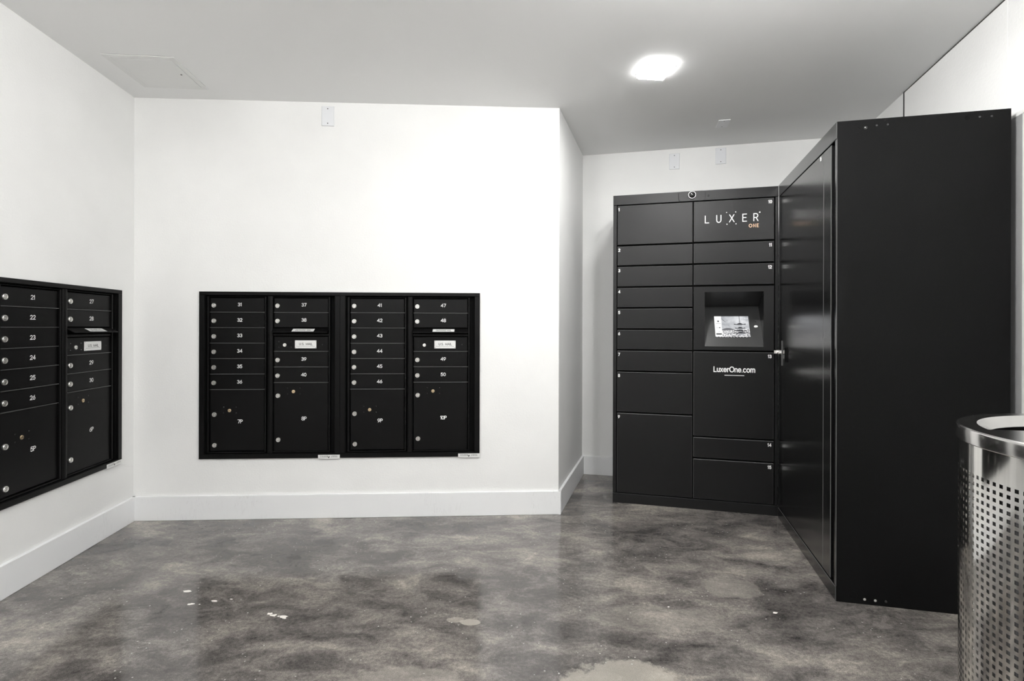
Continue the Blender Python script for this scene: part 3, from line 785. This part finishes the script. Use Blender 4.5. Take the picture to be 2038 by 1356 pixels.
# tiered tower: spire, roofs with lifted ends, walls between
cx = .735
quad(sc, cx - .009, cx + .009, .64, 1.0, 5, .0026)
for zc, hw, wl in ((.60, .175, .058), (.415, .150, .064), (.29, .185, .068), (.185, .205, .072)):
    poly(sc, [(cx - hw, zc - .005), (cx - hw * .5, zc - .012), (cx + hw * .5, zc - .012), (cx + hw, zc - .002), (cx + hw * .95, zc + .04), (cx + hw * .5, zc + .018),
              (cx + .03, zc + .065), (cx - .03, zc + .065), (cx - hw * .5, zc + .018), (cx - hw * .97, zc + .035)], 4, .0028)
    quad(sc, cx - wl, cx + wl, zc - .105, zc - .012, 3, .0027)
rb = random.Random(5)
for k in range(24):                                               # branches and leaves
    a, c = rb.uniform(.50, .97), rb.uniform(.05, .34); s_ = rb.uniform(.010, .026)
    poly(sc, [(a - s_, c), (a, c - s_ * .9), (a + s_, c + s_ * .2), (a, c + s_)], rb.choice((4, 5)), .0030)
poly(sc, [(.215, .86), (.225, .88), (.33, .72), (.32, .71)], 5, .0026); poly(sc, [(.24, .76), (.29, .80), (.285, .81), (.235, .78)], 5, .0026)
for a in (.90, .94, .98): quad(sc, a - .012, a + .008, .87, .905, 0, .0026)
for a in (0.03, .12, .20, .28, .35, .44, .52, .61, .70, .78, .88): quad(sc, a, a + .03, .0, .018, 0, .0026)
q = sc.build('screen', [M['s_white'], M['s_sky'], M['s_bloom'], M['s_grey'], M['s_dark'], M['s_mid']], bay); q['label'] = 'lit touch screen showing a tiered tower among blossom'
ob = MB(); n = 16
vs = [onslope(0.8450 + .0105 * math.cos(2 * PI * k / n), .485 + .026 * math.sin(2 * PI * k / n), .003) for k in range(n)] + [onslope(0.8450 + .0110 * math.cos(2 * PI * k / n), .485 + .028 * math.sin(2 * PI * k / n), 0) for k in range(n)]
ob.add(vs, [tuple(range(n))] + [(k, (k + 1) % n, n + (k + 1) % n, n + k) for k in range(n)])
q = ob.build('button', M['glass_btn'], bay); q['label'] = 'small white oval button'
ob = MB(); vs = [onslope(0.8450 + .003 * math.cos(2 * PI * k / 10), .60 + .009 * math.sin(2 * PI * k / 10), .002) for k in range(10)]
ob.add(vs, [tuple(range(10))]).build('sensor', M['dome'], bay)

# ------------------------------------------------------------------ tall locker at the right
T0 = Vector((1.5502, 3.0384)); T1 = Vector((1.3075, 2.1069))
aT = ang(T1 - T0); TW = 0.963; TD = 0.591; SK = -0.028
tk = empty('tall_locker', (T0.x, T0.y, 0), aT, 'tall black cabinet with one full-height door numbered 16, right of the numbered locker', 'locker')
def sheared(x0, x1, y0, y1, z0, z1): # box whose depth leans by SK along x
    mb = MB(); vs = [(x + SK * y, y, z) for x in (x0, x1) for y in (y0, y1) for z in (z0, z1)]
    return vs, [(0, 1, 3, 2), (4, 6, 7, 5), (0, 4, 5, 1), (2, 3, 7, 6), (0, 2, 6, 4), (1, 5, 7, 3)]
b = MB()
v_, f_ = sheared(0, TW - 0.001, 0.030, TD, 0.0, LH); b.add(v_, f_, 0)
v_, f_ = sheared(TW - 0.0016, TW, 0.0023, TD, 0.0, LH); b.add(v_, f_, 0)
b.build('cabinet', M['locker_side'], tk)
fr = MB()
TE = TW - 0.0006
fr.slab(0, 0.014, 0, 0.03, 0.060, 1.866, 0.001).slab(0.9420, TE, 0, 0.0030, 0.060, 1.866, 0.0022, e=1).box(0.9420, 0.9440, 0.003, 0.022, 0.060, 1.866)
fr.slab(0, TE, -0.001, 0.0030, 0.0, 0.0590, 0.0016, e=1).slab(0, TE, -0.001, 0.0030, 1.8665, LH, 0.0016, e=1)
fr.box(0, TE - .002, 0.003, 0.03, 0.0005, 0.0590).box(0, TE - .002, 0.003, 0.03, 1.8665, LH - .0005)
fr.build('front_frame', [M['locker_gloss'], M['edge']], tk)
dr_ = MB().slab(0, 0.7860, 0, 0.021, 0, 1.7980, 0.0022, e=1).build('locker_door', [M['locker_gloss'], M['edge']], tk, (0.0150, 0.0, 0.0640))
t_ = write(MB(), '16', 0.7700 - 0.015, 1.8385 - 0.064, 0.0165, stroke=0.25, space=0.22, align='r', aspect=0.95).build('number', M['white'], dr_); t_['label'] = 'white number'
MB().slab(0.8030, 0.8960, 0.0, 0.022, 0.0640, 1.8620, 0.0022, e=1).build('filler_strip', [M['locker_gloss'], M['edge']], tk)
MB().box(0.8960, 0.9420, 0.018, 0.024, 0.060, 1.8665).build('groove_strip', M['cavity'], tk)
# cam lock, guard flange and recessed pull
q = MB().lathe_y(0.030, 0.9640, [(.012, 0.0), (.012, -.014), (.0105, -.017), (.006, -.017)], 16).box(0.0285, .0315, -.030, -.017, .955, .973).lathe_y(0.058, 0.9600, [(.0075, 0), (.0075, -.010), (.006, -.012)], 12).box(.030, .060, -.007, -.004, .9590, .9640).build('lock', M['nickel'], tk); q['label'] = 'chrome cylinder lock'
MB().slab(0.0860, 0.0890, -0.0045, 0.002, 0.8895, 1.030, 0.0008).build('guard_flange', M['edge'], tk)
hp = MB()
pts = rrect(0.150, 0.206, 0.915, 0.996, 0.012); pin = rrect(0.155, 0.201, 0.920, 0.991, 0.009); n = len(pts)
hp.add([(x, -.0005, z) for x, z in pts] + [(x, -.003, z) for x, z in pts] + [(x, -.003, z) for x, z in pin] + [(x, -.0012, z) for x, z in pin],
       [f for k in range(n) for f in ((k, (k + 1) % n, n + (k + 1) % n, n + k), (n + k, n + (k + 1) % n, 2 * n + (k + 1) % n, 2 * n + k), (2 * n + k, 2 * n + (k + 1) % n, 3 * n + (k + 1) % n, 3 * n + k))])
hp.add([(x, -.0012, z) for x, z in pin], [tuple(range(n))], 1)
hp.build('finger_pull', [M['locker_side'], M['cavity']], dr_, (-0.015, 0, -0.064))
# screws and knock-outs on the side
XS = TW
def side_disc(y, z, r, mat, name, h=0.0025, ring=False, lab=None):
    mb = MB(); n = 18; x = XS + SK * y
    if ring:
        prof = [(r, 0.0), (r, .0012), (r - .0014, .0012), (r - .0014, 0.0)]
    else:
        prof = [(r, 0.0), (r * .9, h * .7), (r * .5, h)]
    vs = []; fs = []
    for rr, hx in prof: vs += [(x + hx, y + rr * math.cos(2 * PI * k / n), z + rr * math.sin(2 * PI * k / n)) for k in range(n)]
    for j in range(len(prof) - 1):
        for k in range(n): fs.append((j * n + k, j * n + (k + 1) % n, j * n + n + (k + 1) % n, j * n + n + k))
    if not ring: fs.append(tuple((len(prof) - 1) * n + k for k in range(n)))
    o = mb.add(vs, fs, 0, True).build(name, mat, tk)
    if lab: o['label'] = lab
side_disc(0.072, 1.8960, 0.0125, M['locker_side'], 'knockout', ring=True)
side_disc(0.1024, 1.9005, 0.0072, M['dome'], 'screw'); side_disc(0.1004, 1.9022, 0.0024, M['nickel'], 'screw', 0.0034)  # small offset nickel disc stands in for the dark screw's highlight
for y, z in ((0.1421, 1.9075), (0.1807, 1.9075), (0.4899, 1.9105), (0.5286, 1.9100)): side_disc(y, z, 0.0042, M['rivet'], 'plug', 0.0012)
side_disc(0.4484, 1.9092, 0.0085, M['cavity'], 'hole_plug', 0.0006)
side_disc(0.0625, 0.0310, 0.0160, M['locker_side'], 'knockout', ring=True)
for y, z in ((0.1037, 0.0200), (0.1413, 0.0195)): side_disc(y, z, 0.0050, M['nickel'], 'screw', lab='chrome screw')
side_disc(0.1787, 0.0200, 0.0050, M['rivet'], 'plug', 0.0015)

# ------------------------------------------------------------------ perforated stainless bin
KB = 0.128
BX, BY, BR, BT = 5.951 * KB, 4.733 * KB, 0.1855, 1.1 - KB
bn = empty('trash_bin', (BX, BY, 0), 0, 'round brushed steel trash bin with square perforations and half-moon opening', 'trash bin')
NC, PZ, HO = 122, 0.0095, 0.0047
ztop, zlow = BT - 0.0555, 0.058
NR_ = int((ztop - zlow) / PZ)
zs = []
for j in range(NR_): zs += [ztop - j * PZ, ztop - j * PZ - HO]
zs.append(zs[-1] - 0.0035)
half = HO / PZ / 2
angs = []
for i in range(NC): angs += [2 * PI * (i - half) / NC, 2 * PI * (i + half) / NC]
na = len(angs); nz = len(zs)
vs = []
for r in (BR, BR - 0.0016):
    for z in zs: vs += [(r * math.cos(a), r * math.sin(a), z) for a in angs]
fs = []; off = na * nz
for j in range(nz - 1):
    for i in range(na):
        i2 = (i + 1) % na
        a, b_, c, d = j * na + i, j * na + i2, (j + 1) * na + i2, (j + 1) * na + i
        if j % 2 == 0 and i % 2 == 0:                  # a hole: its four edges through the sheet
            fs += [(a, b_, b_ + off, a + off), (d, d + off, c + off, c), (a, a + off, d + off, d), (b_, c, c + off, b_ + off)]
        else:
            fs += [(a, d, c, b_), (a + off, b_ + off, c + off, d + off)]
bb = MB()
bb.add(vs, fs, 0, False)
me = bpy.data.meshes.new('body'); me.from_pydata(bb.v, [], bb.f); me.materials.append(M['steel'])
me.polygons.foreach_set('use_smooth', [True] * len(me.polygons))
me.update()
body = link('body', me, bn)
try:
    me.set_sharp_from_angle(angle=math.radians(35))
except Exception: pass
MB().lathe_z(0, 0, [(BR, BT - 0.017), (BR, ztop), (BR - .0012, ztop), (BR - .0012, BT - .017)], 128).build('upper_band', M['steel'], bn)
MB().lathe_z(0, 0, [(BR - .0012, zs[-1]), (BR, zs[-1]), (BR, 0.012), (BR - .01, 0.0), (0.01, 0.0)], 128).build('base', M['steel'], bn)
RO = BR + 0.0028
rim = [(RO - .003, BT - 0.0195), (RO - .0005, BT - 0.0190), (RO, BT - 0.0180), (RO, BT - 0.0032), (RO - .0007, BT - .0012), (RO - .0026, BT)]
MB().lathe_z(0, 0, rim, 160).build('rim_band', M['steel_rim'], bn)
# flat lid with a half-moon opening that has a short collar
RI, CH, PHI = 1.300 * KB, 0.232 * KB, math.radians(-10.4)
def dloop(r, ch):
    a0 = math.asin(ch / r); pts = []
    for k in range(49): pts.append((r * math.cos(a0 + (PI - 2 * a0) * k / 48), r * math.sin(a0 + (PI - 2 * a0) * k / 48)))
    x0, x1 = pts[-1][0], pts[0][0]
    pts += [(x0 + (x1 - x0) * k / 24, ch) for k in range(1, 24)]
    return [(x * math.cos(PHI) - y * math.sin(PHI), x * math.sin(PHI) + y * math.cos(PHI)) for x, y in pts]
inner = dloop(RI, CH); inlow = dloop(RI - 0.009, CH + 0.002)
hc = Vector((-math.sin(PHI), math.cos(PHI))) * (CH + 0.06)
RL_ = RO - .0026
outer = []
for x, y in inner:
    d = (Vector((x, y)) - hc).normalized(); bq = hc.dot(d); cq = hc.dot(hc) - RL_ * RL_
    q = hc + d * (-bq + math.sqrt(bq * bq - cq)); outer.append((q.x, q.y))
n = len(inner)
lid = MB()
lid.add([(x, y, BT) for x, y in outer] + [(x, y, BT) for x, y in inner], [(k, (k + 1) % n, n + (k + 1) % n, n + k) for k in range(n)])
col_t = [(x, y, BT - .0008) for x, y in inner]; col_b = [(x, y, BT - .0142) for x, y in inner]
lid.build('lid', M['steel_rim'], bn)
lc = MB(); lc.add([(x, y, BT) for x, y in inner] + [(x, y, BT - .0145) for x, y in inlow], [(k, (k + 1) % n, n + (k + 1) % n, n + k) for k in range(n)], 0, True)
lc.build('lid_collar', M['steel_dull'], bn)
MB().lathe_z(0, 0, [(BR - .020, BT - 0.068), (BR - .020, 0.02), (0.01, 0.02)], 96).build('liner', M['liner'], bn)
q = MB().lathe_z(0, 0, [(BR - .004, BT - 0.016), (BR - .0195, BT - 0.030), (BR - .0185, BT - 0.090), (BR - .022, BT - 0.093), (0.14, BT - 0.12), (0.12, BT - .5), (0.01, BT - .6)], 96).build('bag', M['liner_black'], bn); q['label'] = 'black bin bag'

# ------------------------------------------------------------------ blank plates and the access panel
def wall_plate(a, b, s, z, label):
    d = (b - a).normalized(); p = a + d * s
    t = empty('blank_plate', (p.x, p.y, z), ang(d), label, 'wall plate', 'blank cover plates')
    MB().slab(-.0355, .0355, -.006, 0, -.057, .057, .0025).build('plate', M['plate_white'], t)
    for zz in (.042, -.042): MB().lathe_y(0, zz, [(.0034, -.0055), (.003, -.0072), (.0015, -.0074)], 10).build('screw', M['screw'], t)
    return t
wall_plate(A, B, 1.080, 2.319, 'white blank cover plate near the ceiling above the 31 to 40 mailboxes')
wall_plate(Cc, K, 0.661, 2.309, 'left white blank plate of two on the back wall above the parcel locker')
wall_plate(Cc, K, 0.977, 2.326, 'right white blank plate of two on the back wall above the parcel locker')
t = empty('blank_plate', (1.336, 3.316, H), math.radians(-13), 'white blank cover plate on the ceiling above the parcel locker', 'wall plate', 'blank cover plates')
MB().box(-.0345, .0345, -.061, .061, -.0032, 0).build('plate', M['plate_bright'], t)
for yy in (.044, -.044):
    MB().lathe_z(0, yy, [(.0034, -.0028), (.003, -.0042), (.0005, -.0044)], 10).build('screw', M['screw'], t)
t = empty('access_panel', (-1.813, 2.672, H), math.radians(5.0), 'square white access hatch in the ceiling above the left corner', 'access panel')
fr = MB()
w1, w2 = 0.166, 0.141
for x0, x1, y0, y1 in ((-w1, w1, -w1 * 1.04, -w2 * 1.04), (-w1, w1, w2 * 1.04, w1 * 1.04), (-w1, -w2, -w2 * 1.04, w2 * 1.04), (w2, w1, -w2 * 1.04, w2 * 1.04)):
    fr.box(x0, x1, y0, y1, -0.0035, -0.0012)
fr.build('frame', M['panel_white'], t)
MB().box(-w2 + .0018, w2 - .0018, -w2 * 1.04 + .0018, w2 * 1.04 - .0018, -0.0042, -0.0012).build('hatch_door', M['panel_white'], t)
MB().box(-w1 + .001, w1 - .001, -w1 * 1.03, w1 * 1.03, -0.0012, 0.0).build('backing', M['cavity'], t)  # dark sheet gives the hatch gaps their shade
MB().lathe_z(0.111, 0.004, [(.0045, -.0042), (.0045, -.0055), (.0005, -.0055)], 12).build('lock', M['screw'], t)
